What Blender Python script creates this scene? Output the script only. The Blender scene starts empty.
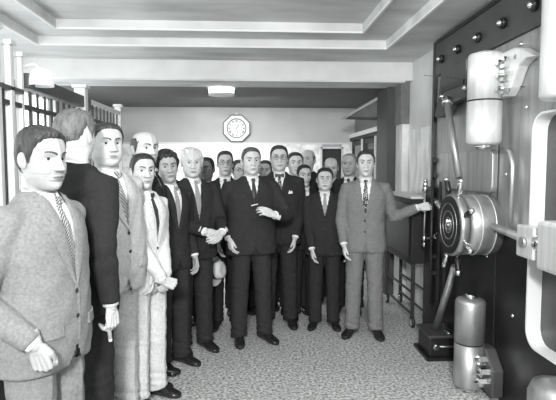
import bpy, bmesh, math, random
import numpy as np
from mathutils import Vector, Matrix
from mathutils.bvhtree import BVHTree
random.seed(7)
C = bpy.context.scene.collection
PI = math.pi
R = math.radians
# ------------------------------------------------------------------ camera
CAMZ = 1.56
YAW = math.atan(28/500.0)
PIT = math.atan(35/500.0)
cam_d = bpy.data.cameras.new('camera')
cam = bpy.data.objects.new('camera', cam_d); C.objects.link(cam)
cam.location = (0, 0, CAMZ)
cam.rotation_euler = (PI/2-PIT, 0, -YAW)
cam_d.sensor_width = 36; cam_d.lens = 36*500/556.0
cam_d.clip_start = 0.05
bpy.context.scene.camera = cam
# ------------------------------------------------------------------ world, light, exposure
W = bpy.data.worlds.new('world'); bpy.context.scene.world = W; W.use_nodes = True
W.node_tree.nodes['Background'].inputs[0].default_value = (0.9, 0.95, 1.0, 1)
W.node_tree.nodes['Background'].inputs[1].default_value = 0.35
def area(name, loc, target, size, power, sy=None):
    d = bpy.data.lights.new(name, 'AREA'); d.energy = power; d.size = size
    if sy: d.shape = 'RECTANGLE'; d.size_y = sy
    o = bpy.data.objects.new(name, d); C.objects.link(o); o.location = loc
    o.rotation_euler = (Vector(target)-Vector(loc)).to_track_quat('-Z', 'Y').to_euler()
    return o
area('flash_lamp', (-0.25, -1.5, 2.55), (0.1, 4.2, 1.3), 0.4, 275)
area('overhead_fill_light', (0.4, 1.6, 2.55), (0.3, 2.6, 0.0), 1.6, 32)  # unseen fill light added overhead to brighten the front room
area('back_room_lamp', (-0.33, 6.9, 2.42), (-0.2, 7.6, 0.6), 1.2, 60)
vs = bpy.context.scene.view_settings
vs.view_transform = 'Standard'; vs.look = 'None'; vs.gamma = 1; vs.use_curve_mapping = False
vs.exposure = 0.06

# ------------------------------------------------------------------ materials
MATS = {}
def mat(name, v, rough=0.8, metal=0.0, noise=0.0, nscale=8.0, stretch=None, bump=0.0, bscale=60.0, emit=0.0, spec=0.5, detail=4.0, cont=None):
    if name in MATS: return MATS[name]
    m = bpy.data.materials.new(name); m.use_nodes = True; MATS[name] = m
    nt = m.node_tree; b = nt.nodes['Principled BSDF']
    b.inputs['Roughness'].default_value = rough; b.inputs['Metallic'].default_value = metal
    b.inputs['Specular IOR Level'].default_value = spec
    col = (v*0.985, v, v*0.99, 1)
    b.inputs['Base Color'].default_value = col
    tc = nt.nodes.new('ShaderNodeTexCoord')
    def nz(scale, st, det):
        n = nt.nodes.new('ShaderNodeTexNoise'); n.inputs['Scale'].default_value = scale; n.inputs['Detail'].default_value = det
        if st:
            mp = nt.nodes.new('ShaderNodeMapping'); mp.inputs['Scale'].default_value = st
            nt.links.new(tc.outputs['Object'], mp.inputs[0]); nt.links.new(mp.outputs[0], n.inputs['Vector'])
        else: nt.links.new(tc.outputs['Object'], n.inputs['Vector'])
        return n
    if noise:
        n = nz(nscale, stretch, detail)
        r = nt.nodes.new('ShaderNodeValToRGB')
        a, c = cont or (0.3, 0.7)
        r.color_ramp.elements[0].position = a; r.color_ramp.elements[1].position = c
        lo, hi = max(0.003, v*(1-noise)), min(1, v*(1+noise))
        r.color_ramp.elements[0].color = (lo*.985, lo, lo*.99, 1); r.color_ramp.elements[1].color = (hi*.985, hi, hi*.99, 1)
        nt.links.new(n.outputs['Fac'], r.inputs[0]); nt.links.new(r.outputs[0], b.inputs['Base Color'])
    if bump:
        n = nz(bscale, stretch if metal else None, 3.0)
        bp = nt.nodes.new('ShaderNodeBump'); bp.inputs['Strength'].default_value = bump; bp.inputs['Distance'].default_value = 0.01
        nt.links.new(n.outputs['Fac'], bp.inputs['Height']); nt.links.new(bp.outputs[0], b.inputs['Normal'])
    if emit:
        b.inputs['Emission Color'].default_value = (0.95, 0.98, 1, 1); b.inputs['Emission Strength'].default_value = emit
    return m
def stripe(name, a, c, scale, rot=0.7, kind='BANDS'):
    if name in MATS: return MATS[name]
    m = mat(name, a); nt = m.node_tree; b = nt.nodes['Principled BSDF']
    tc = nt.nodes.new('ShaderNodeTexCoord'); mp = nt.nodes.new('ShaderNodeMapping'); mp.inputs['Rotation'].default_value = (0, rot, 0)
    r = nt.nodes.new('ShaderNodeValToRGB'); r.color_ramp.interpolation = 'CONSTANT'
    nt.links.new(tc.outputs['Object'], mp.inputs[0])
    if kind == 'BANDS':
        w = nt.nodes.new('ShaderNodeTexWave'); w.inputs['Scale'].default_value = scale; w.bands_direction = 'X'
        nt.links.new(mp.outputs[0], w.inputs['Vector']); nt.links.new(w.outputs['Fac'], r.inputs[0])
        r.color_ramp.elements[1].position = 0.55
    else:
        w = nt.nodes.new('ShaderNodeTexVoronoi'); w.inputs['Scale'].default_value = scale
        nt.links.new(mp.outputs[0], w.inputs['Vector']); nt.links.new(w.outputs['Distance'], r.inputs[0])
        r.color_ramp.elements[1].position = 0.38
    r.color_ramp.elements[0].color = (c, c, c, 1); r.color_ramp.elements[1].color = (a, a, a, 1)
    nt.links.new(r.outputs[0], b.inputs['Base Color'])
    return m
M_plaster = mat('wall_plaster', 0.5, 0.9, noise=0.12, nscale=1.5, bump=0.1, bscale=40)
M_ceil = mat('ceiling_plaster', 0.66, 0.9, noise=0.22, nscale=1.2, stretch=(1, 3, 1), bump=0.15, bscale=25)
M_white = mat('white_plaster', 0.8, 0.8)
M_grayc = mat('dimmed_back_ceiling', 0.16, 0.9, noise=0.1, nscale=2)  # low tone paints in how little light reaches the back ceiling
M_marble = mat('veined_marble', 0.74, 0.35, noise=0.28, nscale=5, stretch=(1, 2.2, 0.5), detail=8)
M_wmarble = mat('pale_mottled_marble', 0.85, 0.5, noise=0.2, nscale=9, detail=8, cont=(0.35, 0.55))
M_pier = mat('pier_stone', 0.17, 0.8, noise=0.2, nscale=6)
M_darkwood = mat('dark_wood', 0.017, 0.5, noise=0.3, nscale=4)
M_black = mat('black_enamel', 0.02, 0.4)
M_glassy = mat('dark_door_glass', 0.05, 0.15)
M_trim = mat('pale_trim', 0.7, 0.5)
M_steel = mat('brushed_steel', 0.4, 0.38, 0.7, noise=0.25, nscale=3, stretch=(6, 6, 0.6), bump=0.05, bscale=20)
M_steelb = mat('bright_steel', 0.75, 0.38, 0.45, noise=0.1, nscale=5, stretch=(6, 6, 0.5))
M_steelm = mat('satin_steel', 0.45, 0.4, 0.75, noise=0.2, nscale=4, stretch=(5, 5, 0.5))
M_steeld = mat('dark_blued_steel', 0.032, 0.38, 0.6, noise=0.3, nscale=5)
M_steelg = mat('grey_painted_steel', 0.075, 0.45, 0.3, noise=0.2, nscale=5)
M_chrome = mat('polished_chrome', 0.8, 0.15, 1.0)
M_whiteen = mat('white_enamel', 0.85, 0.35)
M_iron = mat('dark_iron', 0.05, 0.5, 0.4)

def floor_material():
    m = mat('terrazzo_floor', 0.4, 0.45); nt = m.node_tree; b = nt.nodes['Principled BSDF']
    tc = nt.nodes.new('ShaderNodeTexCoord')
    v = nt.nodes.new('ShaderNodeTexVoronoi'); v.inputs['Scale'].default_value = 75
    n = nt.nodes.new('ShaderNodeTexNoise'); n.inputs['Scale'].default_value = 48; n.inputs['Detail'].default_value = 6
    n2 = nt.nodes.new('ShaderNodeTexNoise'); n2.inputs['Scale'].default_value = 1.3
    for q in (v, n, n2): nt.links.new(tc.outputs['Object'], q.inputs['Vector'])
    r = nt.nodes.new('ShaderNodeValToRGB'); e = r.color_ramp.elements
    e[0].position = 0.36; e[0].color = (0.22, 0.225, 0.22, 1); e[1].position = 0.6; e[1].color = (0.95, 0.96, 0.95, 1)
    mx = nt.nodes.new('ShaderNodeMix'); mx.data_type = 'RGBA'; mx.blend_type = 'MULTIPLY'; mx.inputs[0].default_value = 0.5
    nt.links.new(n.outputs['Fac'], r.inputs[0]); nt.links.new(r.outputs[0], mx.inputs[6])
    r2 = nt.nodes.new('ShaderNodeValToRGB'); r2.color_ramp.elements[0].color = (.45, .45, .45, 1)
    nt.links.new(v.outputs['Color'], r2.inputs[0]); nt.links.new(r2.outputs[0], mx.inputs[7])
    mx2 = nt.nodes.new('ShaderNodeMix'); mx2.data_type = 'RGBA'; mx2.blend_type = 'MULTIPLY'; mx2.inputs[0].default_value = 0.3
    nt.links.new(mx.outputs[2], mx2.inputs[6]); nt.links.new(n2.outputs['Fac'], mx2.inputs[7])
    nt.links.new(mx2.outputs[2], b.inputs['Base Color'])
    return m
M_floor = floor_material()

# ------------------------------------------------------------------ mesh helpers
class MB:
    def __init__(s): s.v = []; s.f = []; s.m = []
    def add(s, vs_, fs_, mi=0):
        k = len(s.v); s.v += [tuple(p) for p in vs_]; s.f += [tuple(i+k for i in f) for f in fs_]; s.m += [mi]*len(fs_)
        return s
    def box(s, a, b, mi=0):
        x0, y0, z0 = a; x1, y1, z1 = b
        return s.add([(x0,y0,z0),(x1,y0,z0),(x1,y1,z0),(x0,y1,z0),(x0,y0,z1),(x1,y0,z1),(x1,y1,z1),(x0,y1,z1)],
              [(0,3,2,1),(4,5,6,7),(0,1,5,4),(1,2,6,5),(2,3,7,6),(3,0,4,7)], mi)
    def loft(s, rings, mi=0, cap=True):
        n = len(rings[0]); vs_ = [p for r in rings for p in r]; fs_ = []
        for i in range(len(rings)-1):
            for j in range(n):
                k = (j+1) % n
                fs_.append((i*n+j, i*n+k, (i+1)*n+k, (i+1)*n+j))
        if cap:
            fs_.append(tuple(reversed(range(n)))); fs_.append(tuple((len(rings)-1)*n+j for j in range(n)))
        return s.add(vs_, fs_, mi)
    def tube(s, pts, rad, n=12, mi=0, round_=False, side=None):
        pts = [Vector(p) for p in pts]
        if not isinstance(rad, (list, tuple)): rad = [rad]*len(pts)
        rad = [(r, r) if not isinstance(r, tuple) else r for r in rad]
        if round_:
            def ext(p, q, r):
                d = (p-q).normalized(); m_ = (r[0]+r[1])/2
                return [(p+d*m_*0.9, (r[0]*.35, r[1]*.35)), (p+d*m_*0.6, (r[0]*.78, r[1]*.78))]
            e0 = ext(pts[0], pts[1], rad[0]); e1 = ext(pts[-1], pts[-2], rad[-1])
            pts = [e[0] for e in e0]+pts+[e[0] for e in reversed(e1)]
            rad = [e[1] for e in e0]+rad+[e[1] for e in reversed(e1)]
        t = [(pts[min(i+1, len(pts)-1)]-pts[max(i-1, 0)]).normalized() for i in range(len(pts))]
        u = Vector(side) if side else (Vector((1,0,0)) if abs(t[0].x) < .8 else Vector((0,1,0)))
        rings = []
        for i, p in enumerate(pts):
            u = (u-t[i]*u.dot(t[i])).normalized(); w = t[i].cross(u)
            rings.append([p+u*math.cos(a)*rad[i][0]+w*math.sin(a)*rad[i][1] for a in [2*PI*k/n for k in range(n)]])
        return s.loft(rings, mi)
    def cyl(s, a, b, r, n=24, mi=0, bev=0.0):
        a = Vector(a); b = Vector(b)
        if bev:
            d = (b-a).normalized()
            return s.tube([a, a+d*bev, b-d*bev, b], [r-bev, r, r, r-bev], n, mi)
        return s.tube([a, b], [r, r], n, mi)
    def ball(s, c, r, n=14, mi=0):
        if not isinstance(r, tuple): r = (r, r, r)
        c = Vector(c); m = n//2
        rings = [[(c.x+r[0]*math.sin(PI*i/m)*math.cos(2*PI*j/n), c.y+r[1]*math.sin(PI*i/m)*math.sin(2*PI*j/n), c.z-r[2]*math.cos(PI*i/m)) for j in range(n)] for i in [0.12]+list(range(1, m))+[m-0.12]]
        return s.loft(rings, mi)
    def prism(s, poly, y0, y1, mi=0):      # polygon in x,z extruded along y
        return s.loft([[(x, y0, z) for x, z in poly], [(x, y1, z) for x, z in poly]], mi)
    def prism_axis(s, poly, fn, a, b, mi=0):
        return s.loft([[fn(p, a) for p in poly], [fn(p, b) for p in poly]], mi)
    def mesh(s, name, mats, smooth=False):
        me = bpy.data.meshes.new(name); me.from_pydata(s.v, [], s.f)
        for m_ in (mats if isinstance(mats, (list, tuple)) else [mats]): me.materials.append(m_)
        me.polygons.foreach_set('material_index', s.m)
        bm = bmesh.new(); bm.from_mesh(me); bmesh.ops.recalc_face_normals(bm, faces=bm.faces); bm.to_mesh(me); bm.free()
        if smooth:
            for p in me.polygons: p.use_smooth = len(p.vertices) <= 4
        return me
    def build(s, name, mats, parent=None, smooth=False, bevel=0.0, loc=None):
        o = bpy.data.objects.new(name, s.mesh(name, mats, smooth)); C.objects.link(o)
        if parent: o.parent = parent
        if loc: o.location = loc
        if bevel:
            md = o.modifiers.new('bevel', 'BEVEL'); md.width = bevel; md.segments = 2; md.limit_method = 'ANGLE'; md.angle_limit = R(40)
        return o
def tag(o, label=None, cat=None, group=None, kind=None):
    if label: o['label'] = label
    if cat: o['category'] = cat
    if group: o['group'] = group
    if kind: o['kind'] = kind
    return o
def empty(name, loc=(0,0,0), rz=0, label=None, cat=None, group=None):
    o = bpy.data.objects.new(name, None); C.objects.link(o); o.location = loc; o.rotation_euler = (0, 0, rz); o.empty_display_size = .1
    return tag(o, label, cat, group)
def struct(name, mb, m, bevel=0, parent=None):
    o = mb.build(name, m, parent, bevel=bevel)
    if not parent: o['kind'] = 'structure'
    return o
_f = Vector((math.sin(YAW)*math.cos(PIT), math.cos(YAW)*math.cos(PIT), -math.sin(PIT)))
_r = Vector((math.cos(YAW), -math.sin(YAW), 0)); _u = _r.cross(_f)
def at(px, py, Y):                         # point of the place seen at px,py and standing at distance Y
    d = _f+_r*((px-278)/500)-_u*((py-200)/500)
    return Vector((0, 0, CAMZ))+d*(Y/d.y)

# ================================================================== THE ROOM
XR, XL = 1.8, -2.55
struct('floor', MB().box((-3.2, -3.6, -0.1), (3.6, 8.6, 0)), M_floor)
# ceiling: perimeter slab at 2.69 with two recessed steps
ring = MB()
def frame_rect(mb, o_, i_, z0, z1):
    (ax, ay, bx, by), (cx, cy, dx, dy) = o_, i_
    mb.box((ax, ay, z0), (bx, cy, z1)); mb.box((ax, dy, z0), (bx, by, z1)); mb.box((ax, cy, z0), (cx, dy, z1)); mb.box((dx, cy, z0), (bx, dy, z1))
frame_rect(ring, (-3.2, -3.6, 3.6, 5.62), (-1.96, -1.2, 1.32, 4.86), 2.69, 2.76)
frame_rect(ring, (-3.2, -3.6, 3.6, 5.62), (-1.68, -0.9, 1.02, 4.55), 2.76, 2.83)
ring.box((-3.2, -3.6, 2.83), (3.6, 5.62, 2.93))
struct('ceiling', ring, M_ceil)
t = MB(); frame_rect(t, (-1.985, -1.225, 1.345, 4.885), (-1.96, -1.2, 1.32, 4.86), 2.675, 2.69)
frame_rect(t, (-1.7, -0.92, 1.04, 4.57), (-1.68, -0.9, 1.02, 4.55), 2.745, 2.76)
struct('trim_1', t, M_white)
struct('beam', MB().box((-2.55, 5.52, 2.49), (1.8, 5.62, 2.69)), mat('beam_plaster', .72, .9, noise=.08, nscale=3))
struct('beam_soffit', MB().box((-2.55, 5.52, 2.47), (1.72, 5.95, 2.49)), M_ceil)
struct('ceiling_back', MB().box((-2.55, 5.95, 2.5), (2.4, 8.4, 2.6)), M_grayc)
# back wall: plaster above, marble wainscot below
struct('wall_back', MB().box((-2.55, 8.3, 1.92), (2.4, 8.5, 2.6)), M_plaster)
wb = MB().box((-2.55, 8.29, 0), (1.2, 8.5, 1.92)); wb.box((1.52, 8.29, 0), (2.4, 8.5, 1.92))
struct('wall_back_marble', wb, M_wmarble)
struct('trim_2', MB().box((-2.55, 8.275, 1.9), (2.4, 8.295, 1.93)), M_trim)
# right wall of the front room
struct('wall_right', MB().box((1.8, 4.62, 1.95), (2.0, 5.62, 2.69)).box((1.8, -3.6, 2.66), (3.6, 4.62, 2.69)), mat('pale_plaster', 0.66, 0.9, noise=0.1, nscale=3))
wr = MB().box((1.79, 4.62, 0), (2.0, 5.2, 1.95)); wr.box((1.79, 5.205, 0), (2.0, 5.62, 1.95))
struct('wall_right_marble', wr, M_marble, bevel=0.003)
struct('wall_right_back', MB().box((2.05, 0.5, 0), (2.6, 4.62, 2.69)), M_plaster)
# pier at the passage
pr = MB().box((1.7, 5.6, 2.02), (2.05, 5.85, 2.49)); struct('pier_upper', pr, M_pier)
struct('pier_marble', MB().box((1.72, 5.6, 0), (2.05, 5.85, 2.02)), M_marble)
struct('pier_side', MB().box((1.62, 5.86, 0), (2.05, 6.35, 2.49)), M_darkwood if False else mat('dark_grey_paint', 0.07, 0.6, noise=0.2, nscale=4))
struct('wall_side_back', MB().box((1.75, 6.35, 2.0), (2.05, 8.3, 2.5)), mat('grey_wall_paint', 0.2, 0.8))  # upper side wall in one even darker grey
# sloped bulkhead and ledge above the doors
bk = MB()
p0, p1, p2 = at(348, 117.5, 6.5), at(380.5, 98, 6.5), at(380.5, 118.5, 6.5)
bk.prism([(p0.x, p0.z), (p1.x, p1.z), (1.75, p1.z), (1.75, p2.z)], 6.36, 6.75)
struct('trim_3', bk, M_pier)
lt = MB(); lt.prism([(p0.x-.02, p0.z), (p1.x, p1.z), (p1.x, p1.z+.035), (p0.x-.05, p0.z+.01)], 6.34, 6.76)
struct('trim_4', lt, M_plaster)
struct('trim_5', MB().box((1.64, 6.36, 2.0), (1.76, 8.28, 2.06)), M_trim)
struct('trim_6', MB().box((1.66, 6.36, 1.95), (1.76, 8.28, 2.0)), M_darkwood)
# doors in the side wall of the passage
def glass_door(name, y0, y1, ang=0):
    r = empty(name, (1.7, y0, 0), ang); r['kind'] = 'structure'
    L = y1-y0; f = MB()
    f.box((-.02, 0, 0), (.03, .05, 1.94)); f.box((-.02, L-.05, 0), (.03, L, 1.94)); f.box((-.02, .05, 1.87), (.03, L-.05, 1.94)); f.box((-.02, .05, 0), (.03, L-.05, .3)); f.box((-.02, .05, .95), (.03, L-.05, 1.02))
    f.build('door_frame', M_darkwood, r, bevel=.003)
    MB().box((0, .05, .3), (.01, L-.05, .95)).box((0, .05, 1.02), (.01, L-.05, 1.87)).build('door_glass', M_glassy, r)
    MB().box((-.045, -.03, 0), (-.02, .0, 1.95)).build('door_edge_strip', M_trim, r)
    MB().cyl((-.02, .09, 1.0), (-.06, .09, 1.0), .012, 10).ball((-.07, .09, 1.0), .025, 10).build('door_knob', M_chrome, r, True)
glass_door('door_1', 6.62, 7.3); glass_door('door_2', 7.42, 8.2)
d3 = empty('door_3', (1.2, 8.3, 0)); d3['kind'] = 'structure'
MB().box((0, .05, 0), (.32, .08, 1.83)).build('door_panel', M_darkwood, d3)
MB().box((-.03, -.02, 0), (0, .05, 1.86)).box((.32, -.02, 0), (.35, .05, 1.86)).box((-.03, -.02, 1.83), (.35, .05, 1.86)).build('door_trim', M_trim, d3)
# left side: outer wall with tall windows behind the teller cage
wl = MB()
wins = [(1.3, 2.2), (2.35, 3.3), (3.45, 4.4), (4.55, 5.5), (5.75, 6.8)]
ys = [-3.6]+[v for w_ in wins for v in w_]+[8.3]
for i in range(0, len(ys), 2): wl.box((-2.75, ys[i], 0), (-2.55, ys[i+1], 2.69))
for a, b in wins: wl.box((-2.75, a, 0), (-2.55, b, 0.9)); wl.box((-2.75, a, 2.45), (-2.55, b, 2.69))
struct('wall_left', wl, mat('pale_wall_paint', 0.6, 0.8))
M_day = mat('daylit_frosted_glass', 0.9, 0.4, emit=3.5)
for i, (a, b) in enumerate(wins):
    r = empty('window_%d' % (i+1), (-2.6, (a+b)/2, 0.9)); r['kind'] = 'structure'; L = (b-a)/2
    MB().box((-.1, -L, 0), (-.09, L, 1.55)).build('window_pane', M_day, r)
    f = MB()
    for y in (-L, -.02, L-.04): f.box((-.08, y, 0), (-.03, y+.04, 1.55))
    for z in (0, .75, 1.51): f.box((-.08, -L, z), (-.03, L, z+.04))
    f.build('window_frame', M_white, r)
struct('wall_front', MB().box((-3.2, -3.7, 0), (3.6, -3.6, 2.93)), M_plaster)
struct('baseboard_back', MB().box((-2.55, 8.26, 0), (1.17, 8.29, .15)), M_darkwood)

# ------------------------------------------------------------------ teller cage along the left
cage = empty('teller_cage', (-1.5, 3.9, 0), 0, 'metal teller cage of upright bars on a counter behind the men on the left', 'cage')
def cb(mb, name, m, **k): return mb.build(name, m, cage, **k)
YA, YB = -1.6, 2.0                      # local y range
cb(MB().box((-.35, YA, 0), (.02, YB, 1.05)), 'counter', M_darkwood, bevel=.01)
cb(MB().box((-.4, YA, 1.05), (.05, YB, 1.09)), 'counter_top', M_marble, bevel=.006)
cb(MB().box((-.05, -.45, 2.07), (.04, .86, 2.17)), 'top_rail', M_steelg, bevel=.008)
cb(MB().box((-.03, .86, 2.13), (.03, YB, 2.17)), 'top_rail', M_trim, bevel=.004)
cb(MB().box((-.05, YA, 2.02), (.03, -.5, 2.05)), 'top_rail', M_steelg, bevel=.004)
cb(MB().box((-.02, YA, 1.93), (.02, .84, 1.96)), 'middle_rail', M_iron)
cb(MB().box((-.02, .84, 1.98), (.02, YB, 2.0)), 'middle_rail', M_iron)
n = 0
y = YA+.12
while y < YB-.08:
    top = 2.06 if y < .86 else 2.13
    cb(MB().box((-.007, y-.008, 1.09), (.007, y+.008, top)), 'bar', M_iron)
    y += .125; n += 1
for y_, w_, z_ in ((-1.13, .03, 2.3), (-1.0, .028, 2.38), (-.82, .028, 2.36), (-.66, .03, 2.3), (-.5, .022, 2.26), (.70, .05, 2.24), (YB-.04, .035, 2.22)):
    cb(MB().box((-w_, y_-w_*.8, 1.09), (w_, y_+w_*.8, z_)).box((-w_-.015, y_-w_*.8-.015, z_), (w_+.015, y_+w_*.8+.015, z_+.03)), 'post', M_trim, bevel=.006)
lampo = empty('cage_lamp', (-1.40, 3.5, 2.07), 0, 'white domed lamp shade on a stem above the near end of the cage', 'lamp')
MB().tube([(-.13, 0, .14), (-.04, 0, .17), (0, 0, .13), (0, 0, .08)], .01, 10).build('lamp_stem', M_trim, lampo, True)
dome = [(.0, .13), (.04, .127), (.075, .11), (.098, .08), (.108, .04), (.11, 0), (.104, 0), (.1, .035), (.07, .1), (.0, .12)]
MB().loft([[(r_*math.cos(2*PI*k/28), r_*math.sin(2*PI*k/28), z+.02) for k in range(28)] for r_, z in [(max(r_*.72, .002), z*.95) for r_, z in dome]]).build('lamp_shade', mat('milk_glass', 0.9, 0.3, emit=0.25), lampo, True)

# ------------------------------------------------------------------ clock and ceiling lamp at the back
clk = empty('wall_clock', (-.215, 8.28, 2.155), 0, 'white octagonal wall clock with roman numerals on the back wall', 'clock')
oc = lambda r_: [(r_*math.cos(PI/8+k*PI/4), r_*math.sin(PI/8+k*PI/4)) for k in range(8)]
MB().prism(oc(.24), -.05, -.0).build('clock_case', M_black, clk, bevel=.004)
MB().prism(oc(.222), -.062, -.045).build('clock_face', M_white, clk)
rg = MB(); N = 40
rg.loft([[(r_*math.cos(2*PI*k/N), y_, r_*math.sin(2*PI*k/N)) for k in range(N)] for r_, y_ in ((.158, -.062), (.158, -.07), (.146, -.07), (.146, -.062))], cap=False)
rg.build('clock_ring', M_black, clk, True)
nm = MB()
def bar2(mb, cx, cz, a, L, w_, y0=-.066, y1=-.062):
    ca, sa = math.cos(a), math.sin(a); q = [(-w_/2, -L/2), (w_/2, -L/2), (w_/2, L/2), (-w_/2, L/2)]
    mb.prism([(cx+x*ca-z*sa, cz+x*sa+z*ca) for x, z in q], y0, y1)
romans = ['XII', 'I', 'II', 'III', 'IIII', 'V', 'VI', 'VII', 'VIII', 'IX', 'X', 'XI']
for h in range(12):
    a = -h*PI/6; s_ = romans[h]; wd = {'I': .009, 'V': .018, 'X': .018}
    nm = MB(); tot = sum(wd[c] for c in s_); x = -tot/2
    for c in s_:
        x += wd[c]/2; cx = x*math.cos(a)-.118*math.sin(a); cz = x*math.sin(a)+.118*math.cos(a)
        if c == 'I': bar2(nm, cx, cz, a, .036, .0048)
        elif c == 'V':
            for sg in (-1, 1): bar2(nm, cx+sg*.0042*math.cos(a), cz+sg*.0042*math.sin(a), a-sg*.22, .036, .0045)
        else:
            for sg in (-1, 1): bar2(nm, cx, cz, a+sg*.38, .038, .0045)
        x += wd[c]/2
    nm.build('numeral', M_black, clk)
hd = MB(); bar2(hd, .02, .03, -.6, .075, .009, -.075, -.07); hd.build('hour_hand', M_black, clk)
hd = MB(); bar2(hd, .012, -.045, PI+.26, .11, .006, -.079, -.075); hd.build('minute_hand', M_black, clk)
MB().box((-.02, -.03, .225), (.02, 0, .26)).build('hanger', M_trim, clk)
cl = empty('ceiling_light', (-.335, 6.05, 2.5), 0, 'flat white ceiling light on the dark ceiling above the clock', 'light')
MB().cyl((0, 0, -.1), (0, 0, -.02), .15, 32, bev=.01).build('diffuser', mat('lit_glass', 0.9, 0.4, emit=3.5), cl, True)
MB().cyl((0, 0, -.03), (0, 0, 0), .165, 32).cyl((0, 0, -.115), (0, 0, -.095), .156, 32).build('rim', M_trim, cl, True)

# ================================================================== VAULT DOOR
# local x runs along the slab towards the camera, local -y is outward (into the room)
AX, AY, ARZ = 1.67, 4.4, -PI/2-.0175
vd = empty('vault_door', (AX, AY, 0), ARZ, 'massive open bank vault door of polished steel with bolts and hand wheel at right', 'vault door')
def vb(mb, name, m, parent=None, **k): return mb.build(name, m, parent or vd, **k)
def rrect(x0, z0, x1, z1, r_, n=5, rev=False):
    pts = []
    for cx, cz, a0 in ((x1-r_, z1-r_, 0), (x0+r_, z1-r_, 90), (x0+r_, z0+r_, 180), (x1-r_, z0+r_, 270)):
        for k in range(n+1):
            a = R(a0+90*k/n); pts.append((cx+r_*math.cos(a), cz+r_*math.sin(a)))
    return pts
TH = .3
# slab body: main leaf plus the surround of the deep recess
nc = [(1.56, 1.88-.14)]
slabp = [(-.03, .0), (-.03, 2.345), (2.6, 2.345), (2.6, 1.86)]
slabp += [(1.67+.0, 1.86)]
for k in range(1, 6):
    a = R(90+90*k/6); slabp.append((1.67+.11*math.cos(a), 1.75+.11*math.sin(a)))
slabp += [(1.56, 1.75), (1.56, .6)]
for k in range(1, 6):
    a = R(180+90*k/6); slabp.append((1.67+.11*math.cos(a), .6+.11*math.sin(a)))
slabp += [(1.67, .49), (2.6, .49), (2.6, 0)]
def clip_z(poly, z0, keep_above):
    out = []
    for i in range(len(poly)):
        a, b = poly[i], poly[(i+1) % len(poly)]
        ia = (a[1] >= z0) == keep_above or a[1] == z0; ib = (b[1] >= z0) == keep_above or b[1] == z0
        if ia: out.append(a)
        if ia != ib:
            t_ = (z0-a[1])/(b[1]-a[1]); out.append((a[0]+t_*(b[0]-a[0]), z0))
    return out
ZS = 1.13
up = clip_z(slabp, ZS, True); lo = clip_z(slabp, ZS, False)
def tri_prism(poly, y0, y1, name, m):
    me = bpy.data.meshes.new(name); bm = bmesh.new()
    vs_ = [bm.verts.new((x, y0, z)) for x, z in poly]; f = bm.faces.new(vs_)
    g = bmesh.ops.extrude_face_region(bm, geom=[f]); bmesh.ops.translate(bm, vec=(0, y1-y0, 0), verts=[v for v in g['geom'] if isinstance(v, bmesh.types.BMVert)])
    bmesh.ops.recalc_face_normals(bm, faces=bm.faces); bm.to_mesh(me); bm.free()
    me.materials.append(m); o = bpy.data.objects.new(name, me); C.objects.link(o); o.parent = vd
    md = o.modifiers.new('bevel', 'BEVEL'); md.width = .006; md.segments = 2; md.limit_method = 'ANGLE'; md.angle_limit = R(50)
    return o
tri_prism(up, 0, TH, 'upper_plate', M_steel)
tri_prism(lo, 0, TH, 'lower_plate_dark_reflection', M_steeld)  # dark tone paints in the reflection of the dark suits
vb(MB().box((1.5, .08, .3), (2.6, .2, 2.0)), 'recess_plate', M_steelg)
def recess_path(d):
    p = [(2.55, 1.86-d)]
    for k in range(0, 7): q_ = R(90+90*k/6); p.append((1.67+(.11-d)*math.cos(q_), 1.75+(.11-d)*math.sin(q_)))
    for k in range(0, 7): q_ = R(180+90*k/6); p.append((1.67+(.11-d)*math.cos(q_), .6+(.11-d)*math.sin(q_)))
    return p+[(2.55, .49+d)]
ln = MB(); P0, P1 = recess_path(.001), recess_path(.014)
ln.loft([[(p[0], -.006, p[1]), (q[0], -.006, q[1]), (q[0], .08, q[1]), (p[0], .08, p[1])] for p, q in zip(P0, P1)])
vb(ln, 'recess_lit_strip', mat('recess_light_tone', .85, .35, .15))  # pale strip added to paint the far recess wall as brightly lit
vb(MB().box((-.04, -.02, 2.345), (2.6, TH, 2.625)), 'bolt_strip', M_steelg, bevel=.004)
vb(MB().box((-.06, -.03, 2.625), (2.6, TH, 2.65)).box((-.07, -.03, .3), (-.035, TH, 2.65)), 'edge_angle', M_steeld, bevel=.003)
for i in range(8):
    x = .141+.362*i
    if i > 6: break
    b = vb(MB().cyl((x, -.02, 2.463), (x, -.055, 2.463), .036, 16, bev=.008), 'bolt', M_steeld, smooth=True)
    vb(MB().ball((x, -.055, 2.463), (.02, .02, .02), 12), 'bolt_cap', M_chrome, b, smooth=True)
# step seam on the leaf and the raised inner plate
vb(MB().box((1.155, -.006, .25), (1.163, 0, 2.1)), 'seam', M_black)
vb(MB().prism(rrect(.10, 1.37, 1.13, 1.66, .04), -.03, 0), 'raised_plate', M_steelm, bevel=.003)
# upper bracket
vb(MB().prism([(.16, 1.98), (.25, 2.12), (.3, 2.33), (.80, 2.33), (.80, 2.05), (.5, 2.04), (.4, 1.96), (.22, 1.96)], -.09, -.02), 'link_bracket', M_steelg, bevel=.006)
vb(MB().box((.34, -.1, 2.15), (.78, -.088, 2.19)), 'bracket_slot', M_black)
for x in (.34, .8): vb(MB().ball((x, -.092, 2.12), .022, 12), 'rivet', M_chrome, smooth=True)
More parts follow.
